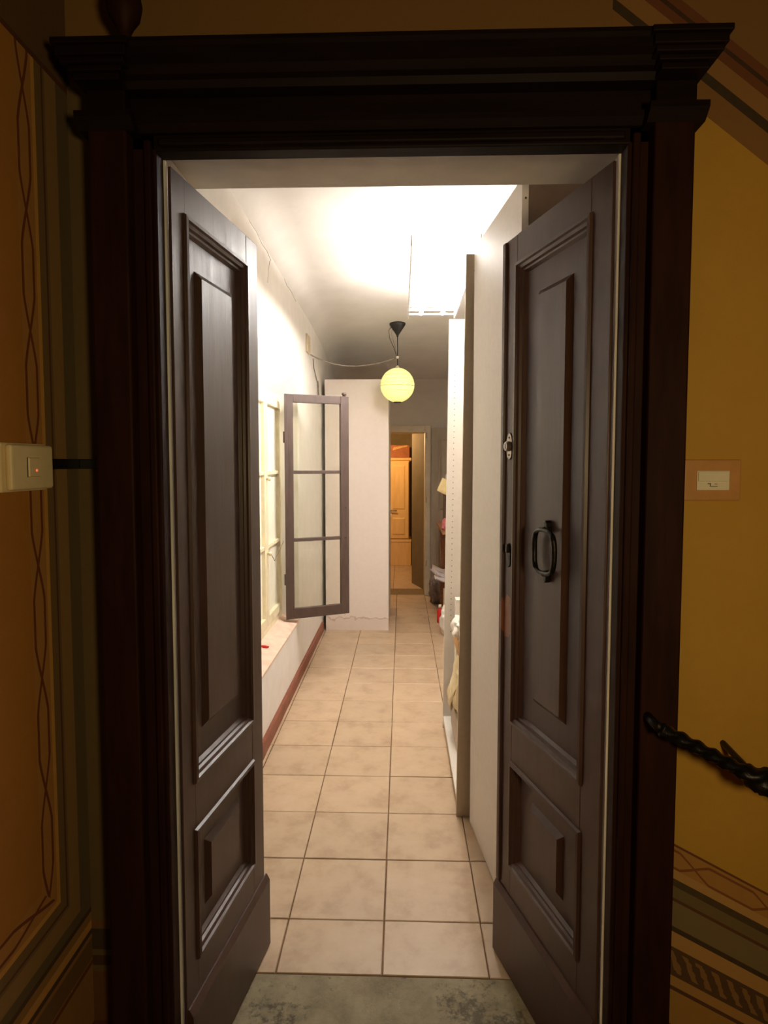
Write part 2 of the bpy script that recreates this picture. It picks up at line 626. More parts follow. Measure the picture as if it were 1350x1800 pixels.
xs = [XL] + [-0.388 + 0.329 * k for k in range(-1, 5) if XL + 0.02 < -0.388 + 0.329 * k < XR] + [XR]
ys = [1.803] + [2.031 + 0.3265 * k for k in range(17) if 2.031 + 0.3265 * k < YE - 0.02] + [YE]
tiles(fl, xs, ys, 0.0)

bb = MB().prism([(XL, 0), (XL + 0.018, 0), (XL + 0.018, 0.075), (XL + 0.012, 0.085), (XL, 0.085)], 1.80, 5.70, 'y')
struct(bb.build('baseboard_left', M_TERRA), 'terracotta skirting along the corridor wall')

# cracks in the plaster at the top of the left wall, as thin relief of the wall itself
cr = MB()
for path in ([(2.86, 2.79), (2.96, 2.775), (3.02, 2.76), (3.10, 2.757), (3.22, 2.75), (3.34, 2.742), (3.47, 2.745), (3.56, 2.725), (3.53, 2.70), (3.50, 2.64), (3.47, 2.57)],
             [(3.9, 2.74), (4.05, 2.72), (4.2, 2.725), (4.4, 2.70)]):
    pts = [(XL + 0.0005, a + random.uniform(-.01, .01), c + random.uniform(-.006, .006)) for a, c in path]
    cr.tube(pts, [random.uniform(0.0006, 0.0018) for _ in pts], 5)
o = cr.build('plaster_crack', M_CRACK, wall_l)

# ------------------------------------------------------------------ door surround (dark wood)
sur = struct(empty('trim_2', (0, YW, 0)), 'dark wooden door surround with pilasters and cornice')
AL, AR, AT = -0.531, 0.474, 2.240     # clear opening
OL, OR = -0.662, 0.598
for nm, x0, x1 in (('jamb', OL + 0.055, AL), ('jamb', AR, OR - 0.055)):
    MB().box(x0, x1, -0.045, 0.0, -0.012, AT + 0.06).build(nm, M_FRAME, sur, 0.004)
for s, xi in ((-1, AL), (1, AR)):     # bead on the inner edge of each jamb
    a, c = (xi + s * 0.008, xi + s * 0.024)
    MB().box(min(a, c), max(a, c), -0.055, -0.042, -0.012, AT + 0.02).build('bead', M_FRAME, sur, 0.004)
for x0, x1 in ((OL, OL + 0.082), (OR - 0.082, OR)):
    pl = MB().box(x0, x1, -0.08, 0.0, -0.012, 2.30).build('pilaster', M_FRAME, sur, 0.005)
    MB().box(x0 - 0.004, x1 + 0.004, -0.088, 0.0, -0.012, 0.2).build('plinth_block', M_FRAME, pl, 0.004)
    MB().prism([(-0.08, 2.265), (-0.10, 2.285), (-0.10, 2.297), (-0.08, 2.297), (0, 2.297), (0, 2.265)], x0 - 0.018, x1 + 0.018, 'x').build('capital', M_FRAMEX, pl)
MB().box(OL + 0.055, OR - 0.055, -0.045, 0, AT, 2.29).build('head', M_FRAMEX, sur, 0.004)
MB().box(AL + 0.008, AR - 0.008, -0.055, -0.042, AT + 0.008, AT + 0.024).build('bead', M_FRAMEX, sur, 0.004)
MB().prism([(0, 2.272), (-0.055, 2.272), (-0.068, 2.285), (-0.068, 2.297), (0, 2.297)], OL + 0.08, OR - 0.08, 'x').build('head_moulding', M_FRAMEX, sur)
fz = MB().box(OL + 0.01, OR - 0.01, -0.05, 0, 2.297, 2.36).build('frieze', M_FRAMEX, sur, 0.002)
for x0, x1 in ((OL, OL + 0.082), (OR - 0.082, OR)):
    MB().box(x0, x1, -0.082, 0, 2.297, 2.355).build('frieze_block', M_FRAMEX, sur, 0.003)
# cornice: stepped, breaking forward over the pilasters
prof = [(0, 2.345), (-0.085, 2.345), (-0.092, 2.358), (-0.105, 2.362), (-0.118, 2.374), (-0.135, 2.380), (-0.135, 2.398), (-0.142, 2.404), (-0.142, 2.412), (0, 2.418)]
MB().prism(prof, OL + 0.085, OR - 0.085, 'x').build('cornice', M_FRAMEX, sur)
for x0, x1 in ((OL, OL + 0.082), (OR - 0.082, OR)):
    c = MB()
    for z0, z1, e in ((2.345, 2.358, 0.006), (2.358, 2.368, 0.014), (2.368, 2.379, 0.024), (2.379, 2.398, 0.03), (2.398, 2.41, 0.036)):
        c.box(x0 - e, x1 + e, -0.115 - e, 0, z0, z1)
    c.build('cornice_block', M_FRAMEX, sur, 0.002)

M_GAP_LIGHT = simple('painted gap light', (244, 240, 232), 0.6, 0.15, 20, 0.2, (1, 1, 0.3))  # bright strip added at the jambs, painted as light through the hinge gap
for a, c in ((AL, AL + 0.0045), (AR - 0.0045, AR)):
    MB().box(a, c, -0.004, 0.003, 0, AT).build('gap_light_strip', M_GAP_LIGHT, sur)

# turned finial standing on the left end of the cornice
fin = MB().lathe([(0.030, 0), (0.030, 0.006), (0.014, 0.012), (0.0135, 0.045), (0.02, 0.058), (0.031, 0.075), (0.036, 0.10), (0.030, 0.135), (0.012, 0.16), (0.001, 0.175)], 20)
fo = fin.build('finial', M_FRAME, smooth=True)
fo.location = (-0.575, 1.315, 2.4125)
tag(fo, 'dark turned finial standing on the left end of the door cornice', 'finial')


# ------------------------------------------------------------------ double door leaves
def door_leaf(name, P, Q, s, mat, L, pu, fu, label):
    """P hinge, Q free end (plan); s: sign of the visible side in local y"""
    ang = math.atan2(Q[1] - P[1], Q[0] - P[0])
    root = empty(name, (P[0], P[1], 0), (0, 0, ang))
    struct(root, label)
    root['category'] = 'door'
    Zb, Zt = 0.006, 2.232
    T = 0.036
    u0, u1 = pu
    zu0, zu1, zl0, zl1 = 0.787, 2.145, 0.335, 0.658

    def bx(name, a, b, w0, w1, z0, z1, bev=0.003, par=root):
        w0, w1 = sorted((w0 * s, w1 * s))
        return MB().box(a, b, w0, w1, z0, z1).build(name, mat, par, bev)
    MB().prism([(0, 0), (u0, 0), (u0, -T * s), (0.062, -T * s), (0, -0.007 * s)], Zb, Zt, 'z').build('hinge_stile', mat, root, 0.002)
    bx('free_stile', u1, L, -T, 0, Zb, Zt)
    bx('top_rail', u0, u1, -T, 0, zu1, Zt, 0.0015)
    bx('middle_rail', u0, u1, -T, 0, zl1, zu0, 0.0015)
    bx('bottom_rail', u0, u1, -T, 0, Zb, zl0, 0.0015)
    # plinth board across the foot with bevelled top
    pb = MB().prism([(0 * s, Zb), (0.014 * s, Zb), (0.014 * s, 0.222), (0.004 * s, 0.24), (0, 0.24)], 0.004, L + 0.010, 'x')
    pb.build('kick_board', mat, root)
    for z0, z1, d in ((zu0, zu1, 0.10), (zl0, zl1, 0.075)):
        fp = bx('panel', u0, u1, -0.028, -0.019, z0, z1, 0)
        # moulding: sloping frame proud of the stiles around the recess
        mo = MB()
        steps = ((-0.007, 0.0), (-0.004, 0.007), (0.005, 0.008), (0.008, 0.002), (0.015, -0.002), (0.018, -0.009), (0.023, -0.010), (0.030, -0.020))
        vs, fs = [], []
        for e_, w_ in steps:
            vs += [(u0 + e_, w_ * s, z0 + e_), (u1 - e_, w_ * s, z0 + e_), (u1 - e_, w_ * s, z1 - e_), (u0 + e_, w_ * s, z1 - e_)]
        for k in range(len(steps) - 1):
            for i in range(4):
                j = (i + 1) % 4
                fs.append((k * 4 + i, k * 4 + j, k * 4 + 4 + j, k * 4 + 4 + i))
        mo.add(vs, fs).build('moulding', mat, fp)
        # raised field
        f0, f1 = fu
        za, zb = z0 + d, z1 - d * (1.0 if d > 0.09 else 0.95)
        MB().frustum((f0 - 0.001, f1 + 0.001, za - 0.001, zb + 0.001), (f0 + 0.016, f1 - 0.016, za + 0.016, zb - 0.016), -0.020 * s, -0.006 * s, 'y').build('raised_field', mat, fp)
    return root


dl = door_leaf('door_1', (-0.519, 1.407), (-0.443, 1.905), -1, M_LEAF_L, 0.506, (0.060, 0.420), (0.137, 0.345), 'left dark brown panelled door leaf, standing open')
dr = door_leaf('door_2', (0.462, 1.407), (0.312, 1.91), 1, M_LEAF_R, 0.527, (0.082, 0.450), (0.180, 0.352), 'right dark brown panelled door leaf with iron pull handle, standing open')
# free edge lip of the right leaf
MB().box(0.512, 0.534, -0.012, 0.008, 0.245, 2.228).build('astragal', M_LEAF_R, dr, 0.004)
# cylinder lock with scalloped plate
pl = MB()
pl.prism([(0.470, 1.588), (0.482, 1.580), (0.494, 1.588), (0.498, 1.60), (0.498, 1.64), (0.494, 1.652), (0.482, 1.66), (0.470, 1.652), (0.466, 1.64), (0.466, 1.60)], 0.0, 0.004, 'y')
lk = pl.build('lock_plate', M_STEEL, dr)
MB().lathe([(0.015, 0.004), (0.015, 0.014), (0.012, 0.017), (0.001, 0.017)], 20, (0.482, 0, 1.62), 'y').build('lock_cylinder', M_STEEL, lk, smooth=False)
MB().box(0.4805, 0.4835, 0.0165, 0.0178, 1.612, 1.628).build('keyhole', M_BLACK, lk)
for zz in (1.594, 1.646):
    MB().lathe([(0.0035, 0.003), (0.003, 0.0055), (0.0005, 0.006)], 10, (0.482, 0, zz), 'y').build('screw', M_IRON, lk)
# small keyhole escutcheon and latch
es = MB().prism([(0.470, 1.262), (0.481, 1.255), (0.492, 1.262), (0.494, 1.30), (0.489, 1.322), (0.481, 1.327), (0.473, 1.322), (0.468, 1.30)], 0.0, 0.004, 'y').build('escutcheon', M_IRON, dr)
MB().lathe([(0.004, 0.004), (0.0035, 0.0046), (0.0005, 0.0046)], 10, (0.481, 0, 1.285), 'y').build('keyhole', M_BLACK, es)
MB().box(0.471, 0.480, 0.004, 0.014, 1.30, 1.325).build('latch', M_IRON, es, 0.002)
# oval iron pull with a bracket above and below
kn = empty('pull_handle', (0.253, 0.0, 1.334))
kn.parent = dr
path = []
for k in range(48):
    a = 2 * math.pi * k / 48
    e = 0.62
    cx_, sz_ = math.cos(a), math.sin(a)
    path.append((0.052 * math.copysign(abs(cx_) ** e, cx_), 0.012 + 0.002 * abs(sz_), 0.058 * math.copysign(abs(sz_) ** e, sz_)))
MB().tube(path, [0.0075 if abs(p[2]) < 0.05 else 0.006 for p in path], 8, True).build('handle_ring', M_IRON, kn, smooth=True)
for s in (-1, 1):
    br = MB()
    br.lathe([(0.010, -0.008), (0.010, 0.004), (0.007, 0.008), (0.006, 0.016), (0.003, 0.019)], 12, (0, 0, s * 0.060), 'y')
    br.prism([(-0.008, s * 0.052), (0.008, s * 0.052), (0.006, s * 0.078), (0, s * 0.084), (-0.006, s * 0.078)], -0.006, 0.010, 'y')
    br.build('handle_bracket', M_IRON, kn, 0.001)

# ------------------------------------------------------------------ landing fittings
sw = empty('light_switch', (-0.745, 1.165, 1.562))
tag(sw, 'ivory surface switch with a red pilot light on the ochre side wall', 'light switch')
MB().box(0, 0.022, -0.072, 0.072, -0.046, 0.046).build('back_box', M_IVORY, sw, 0.003)
MB().box(0.022, 0.035, -0.062, 0.075, -0.043, 0.043).build('face_plate', M_IVORY, sw, 0.006, seg=3)
rk = MB().frustum((-0.013, 0.024, -0.019, 0.019), (-0.011, 0.022, -0.017, 0.017), 0.034, 0.0385, 'x').build('rocker', M_IVORY, sw)
MB().box(0.0352, 0.0358, -0.0150, -0.0128, -0.019, 0.019).build('rocker_gap', M_BLACK, rk)
MB().lathe([(0.0022, 0.0380), (0.002, 0.0392), (0.0005, 0.0395)], 10, (0, 0.010, -0.006), 'x').build('pilot_light', M_LED, rk)

cs = empty('dark_strip', (-0.745, YW, 1.568))  # flat black strip between the switch and the surround
tag(cs, 'black flat strip running from the ivory switch to the door surround', 'cable')
MB().box(0, 0.008, -0.158, 0, -0.011, 0.011).build('side_run', M_BLACK, cs, 0.001)
MB().box(0.008, 0.083, -0.008, 0, -0.011, 0.011).build('front_run', M_BLACK, cs, 0.001)

pp = empty('bell_plate', (0.69, YW, 1.532))
tag(pp, 'tan wall plate with a white push button on the yellow wall', 'bell push')
MB().box(-0.062, 0.062, -0.008, 0, -0.046, 0.046).build('plate', M_TAN, pp, 0.003)
ins = MB().box(-0.036, 0.035, -0.011, -0.006, -0.022, 0.021).build('insert', M_WHITEPL, pp, 0.001)
MB().box(-0.034, 0.033, -0.014, -0.010, -0.003, 0.0195).build('button', M_WHITEPL, ins, 0.0015)
mk = MB()      # small printed key symbol under the button
mk.box(-0.013, -0.006, -0.0113, -0.0108, -0.0085, -0.0068)
mk.box(-0.008, -0.0065, -0.0113, -0.0108, -0.014, -0.0068)
mk.box(-0.0065, 0.009, -0.0113, -0.0108, -0.014, -0.0127)
mk.box(0.002, 0.009, -0.0113, -0.0108, -0.009, -0.008)
mk.build('key_symbol', M_BLACK, ins)

# twisted iron stair rail fixed to the right pilaster
rail = empty('handrail', (0.535, 1.262, 1.022))
tag(rail, 'twisted wrought iron handrail sloping down along the yellow wall', 'handrail')
d = Vector((0.267, 0, -0.138)).normalized()
e1 = Vector((0, 1, 0))
e2 = d.cross(e1).normalized()
N, LEN = 420, 1.05
vs, fs = [], []
for i in range(N + 1):
    t = LEN * i / N
    tw = t * 170
    r0 = 0.0135
    kb = math.exp(-((t - 0.235) / 0.032) ** 2)
    r0 *= 1 + 0.95 * kb
    for k in range(12):
        a = 2 * math.pi * k / 12
        rr = r0 * (1 + 0.20 * math.cos(3 * a + tw))
        vs.append(d * t + rr * (math.cos(a) * e1 + math.sin(a) * e2))
for i in range(N):
    for k in range(12):
        l = (k + 1) % 12
        fs.append((i * 12 + k, i * 12 + l, (i + 1) * 12 + l, (i + 1) * 12 + k))
fs += [tuple(range(11, -1, -1)), tuple(range(N * 12, N * 12 + 12))]
MB().add(vs, fs).build('twisted_bar', M_IRON, rail, smooth=True)
MB().tube([(0, 0, 0), (-0.004, 0.03, 0.002), (-0.004, 0.058, 0.002)], [0.011, 0.010, 0.010], 10).build('end_bracket', M_IRON, rail, smooth=True)
p = d * 0.225
MB().tube([p + Vector((0, 0.01, 0.0)), p + Vector((0.0, 0.05, 0.004)), p + Vector((0, 0.138, 0.012))], [0.008, 0.007, 0.007], 8).build('wall_bracket', M_IRON, rail, smooth=True)

# ------------------------------------------------------------------ window in the niche
w1 = struct(empty('window_1', (-0.87, 0, 0)), 'cream painted window with closed pale shutters in the corridor wall')
WZ0, WZ1 = 0.47, 2.05
MB().box(-0.05, 0.0, NY0, NY0 + 0.05, WZ0, WZ1).build('frame', M_CREAM, w1, 0.003)
MB().box(-0.05, 0.0, NY1 - 0.05, NY1, WZ0, WZ1).build('frame', M_CREAM, w1, 0.003)
MB().box(-0.05, 0.0, NY0 + 0.05, NY1 - 0.05, WZ0, WZ0 + 0.05).build('frame', M_CREAM, w1, 0.003)
MB().box(-0.05, 0.0, NY0 + 0.05, NY1 - 0.05, WZ1 - 0.05, WZ1).build('frame', M_CREAM, w1, 0.003)
nsash = 3
y0, y1 = NY0 + 0.05, NY1 - 0.05
sw_ = (y1 - y0) / nsash
for k in range(nsash):
    a, c = y0 + k * sw_ + 0.002, y0 + (k + 1) * sw_ - 0.002
    sa = MB()
    sa.box(-0.036, 0.008, a, a + 0.048, WZ0 + 0.05, WZ1 - 0.05)
    sa.box(-0.036, 0.008, c - 0.048, c, WZ0 + 0.05, WZ1 - 0.05)
    sa.box(-0.036, 0.008, a + 0.048, c - 0.048, WZ0 + 0.05, WZ0 + 0.11)
    sa.box(-0.036, 0.008, a + 0.048, c - 0.048, WZ1 - 0.10, WZ1 - 0.05)
    so = sa.build('sash', M_CREAM, w1, 0.003)
    zz = [WZ0 + 0.11, 1.03, 1.506, WZ1 - 0.10]
    for q in (1.03, 1.506):
        MB().box(-0.03, 0.004, a + 0.048, c - 0.048, q - 0.012, q + 0.012).build('glazing_bar', M_CREAM, so, 0.002)
    for q in range(3):
        MB().box(-0.018, -0.015, a + 0.047, c - 0.047, zz[q], zz[q + 1]).build('pane', M_LIT_PANE, so)
# latch knobs with a thin wire loop
for zz_ in (0.99, 1.47):
    MB().lathe([(0.008, 0.006), (0.008, 0.016), (0.014, 0.022), (0.012, 0.032), (0.001, 0.036)], 12, (0, y1 - sw_ + 0.01, zz_), 'x').build('latch_knob', M_CREAM, w1, smooth=True)
MB().tube([(0.03, y1 - sw_ + 0.01, 0.99), (0.05, y1 - sw_ + 0.03, 0.94), (0.05, y1 - sw_ + 0.12, 0.97), (0.045, y1 - 0.13, 1.02), (0.03, y1 - 0.06, 1.02)], 0.002, 6).build('latch_wire', M_CORD, w1, smooth=True)
# closed shutter boards just outside the glass
nb = 9
for k in range(nb):
    a = NY0 + 0.01 + (NY1 - NY0 - 0.02) * k / nb
    MB().box(-0.092, -0.072, a + 0.002, a + (NY1 - NY0 - 0.02) / nb - 0.002, WZ0, WZ1).build('shutter_board', M_SHUTTER, w1, 0.003)
MB().prism([(-0.005, 0.456), (0.118, 0.421), (0.126, 0.421), (0.126, 0.435), (0.118, 0.438), (-0.005, 0.473)], NY0, NY1 + 0.0, 'y').build('window_sill', M_SILL, w1, 0.002)

# opened casement leaf, hinged on the far jamb of the niche
P, Q = Vector((-0.802, 4.255, 0)), Vector((-0.384, 4.455, 0))
ang = math.atan2(Q.y - P.y, Q.x - P.x)
LC = (Q - P).length
w2 = struct(empty('window_2', P, (0, 0, ang)), 'taupe brown three pane casement swung open into the corridor')
CZ0, CZ1 = 0.472, 2.046
for a, c in ((0, 0.052), (LC - 0.062, LC)):
    MB().box(a, c, 0.0, 0.034, CZ0, CZ1).build('stile', M_CASE, w2, 0.003)
MB().box(-0.012, 0.010, -0.010, 0.0, CZ0, CZ1).build('meeting_strip', M_CASE, w2, 0.003)
MB().box(0.052, LC - 0.062, 0.0, 0.034, CZ1 - 0.056, CZ1).build('top_rail', M_CASE, w2, 0.002)
MB().box(0.052, LC - 0.062, 0.0, 0.034, CZ0, CZ0 + 0.072).build('bottom_rail', M_CASE, w2, 0.002)
lv = [CZ0 + 0.072, 1.03, 1.506, CZ1 - 0.056]
for q in lv[1:3]:
    MB().box(0.052, LC - 0.062, 0.006, 0.030, q - 0.012, q + 0.012).build('glazing_bar', M_CASE, w2, 0.003)
for k in range(3):
    MB().box(0.050, LC - 0.060, 0.016, 0.019, lv[k], lv[k + 1]).build('pane', M_GLASS, w2)
MB().lathe([(0.012, 0), (0.012, 0.008), (0.018, 0.014), (0.016, 0.026), (0.001, 0.03)], 14, (LC - 0.03, 0.017, CZ1)).build('top_catch', M_CASE, w2, smooth=True)
MB().tube([(LC - 0.03, 0.012, CZ0), (LC - 0.03, 0.012, CZ0 - 0.014)], 0.007, 8).build('bottom_catch', M_WHITEPL, w2, smooth=True)
for q in (1.25, 1.03):
    MB().lathe([(0.005, 0), (0.005, -0.003), (0.001, -0.004)], 8, (LC - 0.028, 0, q), 'y').build('screw', M_IRON, w2)
for q in (0.75, 1.75):
    MB().lathe([(0.001, -0.04), (0.007, -0.038), (0.007, 0.038), (0.001, 0.04)], 10, (-0.006, 0.03, q)).build('hinge', M_CASE, w2, smooth=True)

rs = MB().prism([(0, 0), (0.03, 0.004), (0.045, 0.02), (0.02, 0.026), (-0.004, 0.016)], 0, 0.012, 'z').build('red_scrap', M_RED)
rs.location = (-0.835, 3.62, 0.4635)
rs.rotation_euler = (0, 0.277, 0.5)
tag(rs, 'small red scrap lying on the pink window sill', 'scrap')

# ------------------------------------------------------------------ ceiling lighting
fx = empty('ceiling_light', (0.205, 3.70, 2.57))
tag(fx, 'bright white louvred fluorescent light hung below the ceiling', 'ceiling light')
hw, hl = 0.163, 0.735
for s in (-1, 1):
    MB().box(s * hw - 0.004, s * hw + 0.004, -hl, hl, 0.018, 0.069).build('side_rail', M_WHITEM, fx)
for k in range(1, 13):
    yy = -hl + 2 * hl * k / 13
    MB().box(-hw + 0.004, hw - 0.004, yy - 0.002, yy + 0.002, 0.018, 0.028).build('louvre_blade', M_WHITEM, fx)
for s in (-1, 1):
    MB().tube([(s * 0.075, -hl + 0.04, 0.045), (s * 0.075, hl - 0.04, 0.045)], 0.013, 10).build('fluorescent_tube', M_TUBE, fx, smooth=True)
for k in range(15):          # slats added above the tubes to thin the light reaching the ceiling
    yy = -hl + 0.01 + (2 * hl - 0.02) * (k + 0.5) / 15
    MB().box(-hw + 0.004, hw - 0.004, yy - 0.026, yy + 0.026, 0.068, 0.071).build('added_baffle_slat', M_WHITEM, fx)
for a in (-1, 1):
    for c in (-1, 1):
        yy = c * 0.55
        zc = 2.86 - 0.025 * (3.70 + yy - 2.5) - 2.57
        MB().tube([(a * hw, yy, 0.03), (a * hw, yy, zc)], 0.0015, 5).build('hanger', M_WHITEM, fx)

pd = empty('pendant_lamp', (-0.043, 5.45, 0))
tag(pd, 'round yellow paper lantern hanging from a black ceiling rose', 'lamp')
ZC = 2.785
MB().lathe([(0.070, 0), (0.070, -0.012), (0.062, -0.028), (0.030, -0.075), (0.010, -0.105), (0.007, -0.12), (0.001, -0.122)], 24, (0, 0, ZC)).build('ceiling_rose', M_BLACK, pd, smooth=True)
MB().tube([(0, 0, ZC - 0.118), (0.001, 0, 2.55), (0, 0, 2.395)], 0.004, 8).build('flex', M_BLACK, pd, smooth=True)
MB().tube([(-0.05, 0, ZC - 0.03), (-0.075, 0, ZC - 0.06), (-0.07, 0, 2.66), (-0.03, 0, 2.57), (-0.006, 0, 2.495)], 0.003, 6).build('slack_wire', M_BLACK, pd, smooth=True)
MB().tube([(-0.045, 0, ZC - 0.04), (-0.05, 0, 2.69), (-0.03, 0, 2.61), (-0.006, 0, 2.52)], 0.002, 6).build('slack_wire', M_CORD, pd, smooth=True)
MB().lathe([(0.004, -0.011), (0.011, -0.009), (0.011, 0.009), (0.004, 0.011)], 12, (0, 0, 2.49)).build('connector', M_WHITEPL, pd, smooth=True)
MB().lathe([(0.018, 2.375), (0.02, 2.40), (0.012, 2.415), (0.004, 2.42)], 14).build('holder', M_JAMB, pd, smooth=True)
M_LANT = emitter('lit yellow paper', (248, 246, 150), LANTERN_STRENGTH, (236, 234, 160))
pr = []
for k in range(61):
    a = math.radians(-78 + 156 * k / 60)
    pr.append((0.149 * math.cos(a) * (1 - 0.008 * abs(math.cos(k * math.pi / 5))), 2.25 + 0.149 * math.sin(a)))
sh = MB().lathe(pr, 40).build('paper_shade', M_LANT, pd, smooth=True)
M_RIB = simple('lantern rib', (150, 136, 60), 0.8, 0.1, 30)
for zz_ in (0.078, 0.048, 0.02, -0.008, -0.055):
    rr = math.sqrt(0.149 ** 2 - zz_ ** 2) + 0.0002
    pts = [(rr * math.cos(2 * math.pi * k / 40), rr * math.sin(2 * math.pi * k / 40), 2.25 + zz_ + 0.004 * math.sin(2 * math.pi * k / 40 + zz_ * 40)) for k in range(40)]
    MB().tube(pts, 0.0011 if zz_ != -0.008 else 0.0018, 5, True).build('rib', M_RIB, sh)
MB().lathe([(0.034, 2.098), (0.034, 2.106), (0.03, 2.106), (0.03, 2.098)], 24).build('bottom_ring', M_BLACK, pd)

cb_ = empty('supply_cable', (0, 0, 0))
tag(cb_, 'grey cable sagging from the wall junction cover to the paper lantern', 'cable')
pts = []
for k in range(25):
    t = k / 24
    xx = -0.742 + (-0.056 + 0.742) * t
    yy = 4.98 + (5.45 - 4.98) * t
    zz_ = 2.44 + 0.045 * t - 0.40 * t * (1 - t) * (1.0 - 0.35 * t)
    pts.append((xx, yy, zz_))
MB().tube(pts, 0.0055, 8).build('cable_run', M_CORD, cb_, smooth=True)
pts = [(-0.743, 5.30, 2.33), (-0.742, 5.44, 2.27), (-0.742, 5.47, 2.16), (-0.742, 5.50, 2.12), (-0.742, 5.53, 2.17), (-0.742, 5.51, 2.26), (-0.742, 5.47, 2.29), (-0.742, 5.45, 2.2)]
MB().tube(pts, 0.004, 6).build('cable_coil', M_CORD, cb_, smooth=True)
MB().tube([(-0.72, 5.02, 2.41), (-0.735, 5.16, 2.36), (-0.743, 5.30, 2.33)], 0.004, 6).build('cable_branch', M_CORD, cb_, smooth=True)
jb = empty('junction_cover', (XL, 4.91, 2.505))
tag(jb, 'small pale junction cover high on the white corridor wall', 'junction box')
MB().box(0, 0.014, -0.075, 0.075, -0.07, 0.07).build('cover', M_JAMB, jb, 0.003)
for s in (-1, 1):
    MB().lathe([(0.005, 0.014), (0.004, 0.016), (0.0005, 0.0165)], 10, (0, 0.05 * s, 0), 'x').build('screw', M_STEEL, jb)

# ------------------------------------------------------------------ right side: wardrobe and bookcase
M_SHADED_SIDE = simple('white laminate painted in shade', (124, 98, 76), 0.55, 0.1, 12)  # shade on the white near side is put into this brown
wd = empty('wardrobe', (0, 0, 0))
tag(wd, 'tall white wardrobe just inside the right door leaf, its near side coloured brown for shade', 'wardrobe')
HW = 2.462
MB().box(0.40, 0.985, 2.022, 2.05, 0, HW + 0.06).build('side_panel', M_SHADED_SIDE, wd, 0.001)
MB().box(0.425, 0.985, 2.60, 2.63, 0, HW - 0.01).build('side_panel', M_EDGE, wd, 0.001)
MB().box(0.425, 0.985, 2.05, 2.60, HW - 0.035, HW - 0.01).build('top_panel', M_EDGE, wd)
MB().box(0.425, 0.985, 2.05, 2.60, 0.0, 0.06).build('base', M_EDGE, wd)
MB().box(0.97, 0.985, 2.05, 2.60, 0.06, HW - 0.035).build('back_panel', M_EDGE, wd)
P, Q = Vector((0.374, 2.0)), Vector((0.298, 2.625))
dd = (Q - P).normalized()
nn = Vector((dd.y, -dd.x)) * 0.022
dp = MB().prism([P, Q, Q + nn, P + nn], 0.004, HW, 'z').build('door', M_WHITEBOARD, wd, 0.0012)
MB().lathe([(0.0035, 0), (0.003, -0.001), (0.0005, -0.001)], 10, (P.x + 0.012, P.y + 0.0002, 2.40), 'y').build('screw_hole', M_HOLE, dp)

bk = empty('bookcase', (0.243, 2.665, 0), (0, math.radians(0.6), 0))
tag(bk, 'tall white open bookcase with rows of shelf pin holes and bags at its foot', 'bookcase')
BD, BW, BH = 0.40, 0.925, 2.43
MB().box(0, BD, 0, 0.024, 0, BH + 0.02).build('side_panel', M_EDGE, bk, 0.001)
fp = MB().box(0, BD, BW, BW + 0.024, 0, BH - 0.04).build('side_panel', M_WHITEBOARD, bk, 0.001)
MB().box(BD - 0.008, BD, 0.024, BW, 0, BH - 0.04).build('back_panel', M_WHITEBOARD, bk)
MB().box(0.012, BD - 0.008, 0.024, BW, 0.0, 0.05).build('plinth', M_EDGE, bk, 0.001)
MB().box(0.003, BD - 0.008, 0.024, BW, 0.05, 0.072).build('bottom_shelf', M_WHITEBOARD, bk, 0.001)
hm = MB()
for xx in (0.037, BD - 0.06):
    for k in range(54):
        hm.lathe([(0.0026, BW + 0.0005), (0.0026, BW - 0.0004)], 8, (xx, 0, 0.58 + 0.0325 * k), 'y')
ho = hm.build('shelf_pin_holes', M_HOLE, fp)
ho['kind'] = 'stuff'
MB().lathe([(0.0035, 0.0), (0.003, -0.0006)], 10, (0.036, 0, 2.38), 'y').build('screw_hole', M_HOLE, bk)


def blob(name, c, r, mat, seed, amp=0.25, sub=3, freq=3.0, flat=None, parent=None):
    bm = bmesh.new()
    bmesh.ops.create_icosphere(bm, subdivisions=sub, radius=1)
    for v in bm.verts:
        n_ = v.co.normalized()
        k = 1 + amp * noise.noise(n_ * freq + Vector((seed, 0, 0))) + 0.5 * amp * abs(noise.noise(n_ * freq * 2.6 + Vector((0, seed, 0))))
        p_ = Vector((math.copysign(abs(n_.x) ** 0.7, n_.x), math.copysign(abs(n_.y) ** 0.7, n_.y), math.copysign(abs(n_.z) ** 0.75, n_.z))) * k
        v.co = Vector((p_.x * r[0], p_.y * r[1], p_.z * r[2]))
    zmin = min(v.co.z for v in bm.verts)
    if flat is not None:
        for v in bm.verts:
            if v.co.z < -r[2] * flat: v.co.z = -r[2] * flat
        zmin = -r[2] * flat
    me = bpy.data.meshes.new(name)
    bm.to_mesh(me)
    bm.free()
    for p_ in me.polygons: p_.use_smooth = True
    o_ = bpy.data.objects.new(name, me)
    me.materials.append(mat)
    C.objects.link(o_)
    if parent: o_.parent = parent
    o_.location = (c[0], c[1], c[2] - zmin)     # c is the base centre
    return o_


def carton(name, x0, x1, y0, y1, z0, z1, mat, label, rz=0.0, cat='box'):
    r = empty(name, ((x0 + x1) / 2, (y0 + y1) / 2, z0), (0, 0, rz))
    tag(r, label, cat)
    a, c, h = (x1 - x0) / 2, (y1 - y0) / 2, z1 - z0
    MB().box(-a, a, -c, c, 0, h - 0.004).build('carton_body', mat, r, 0.002)
    for s in (-1, 1):
        f_ = MB().box(-a, a, min(0.001 * s, c * s), max(0.001 * s, c * s), h - 0.004, h)
        f_.build('flap', mat, r, 0.001)
    return r


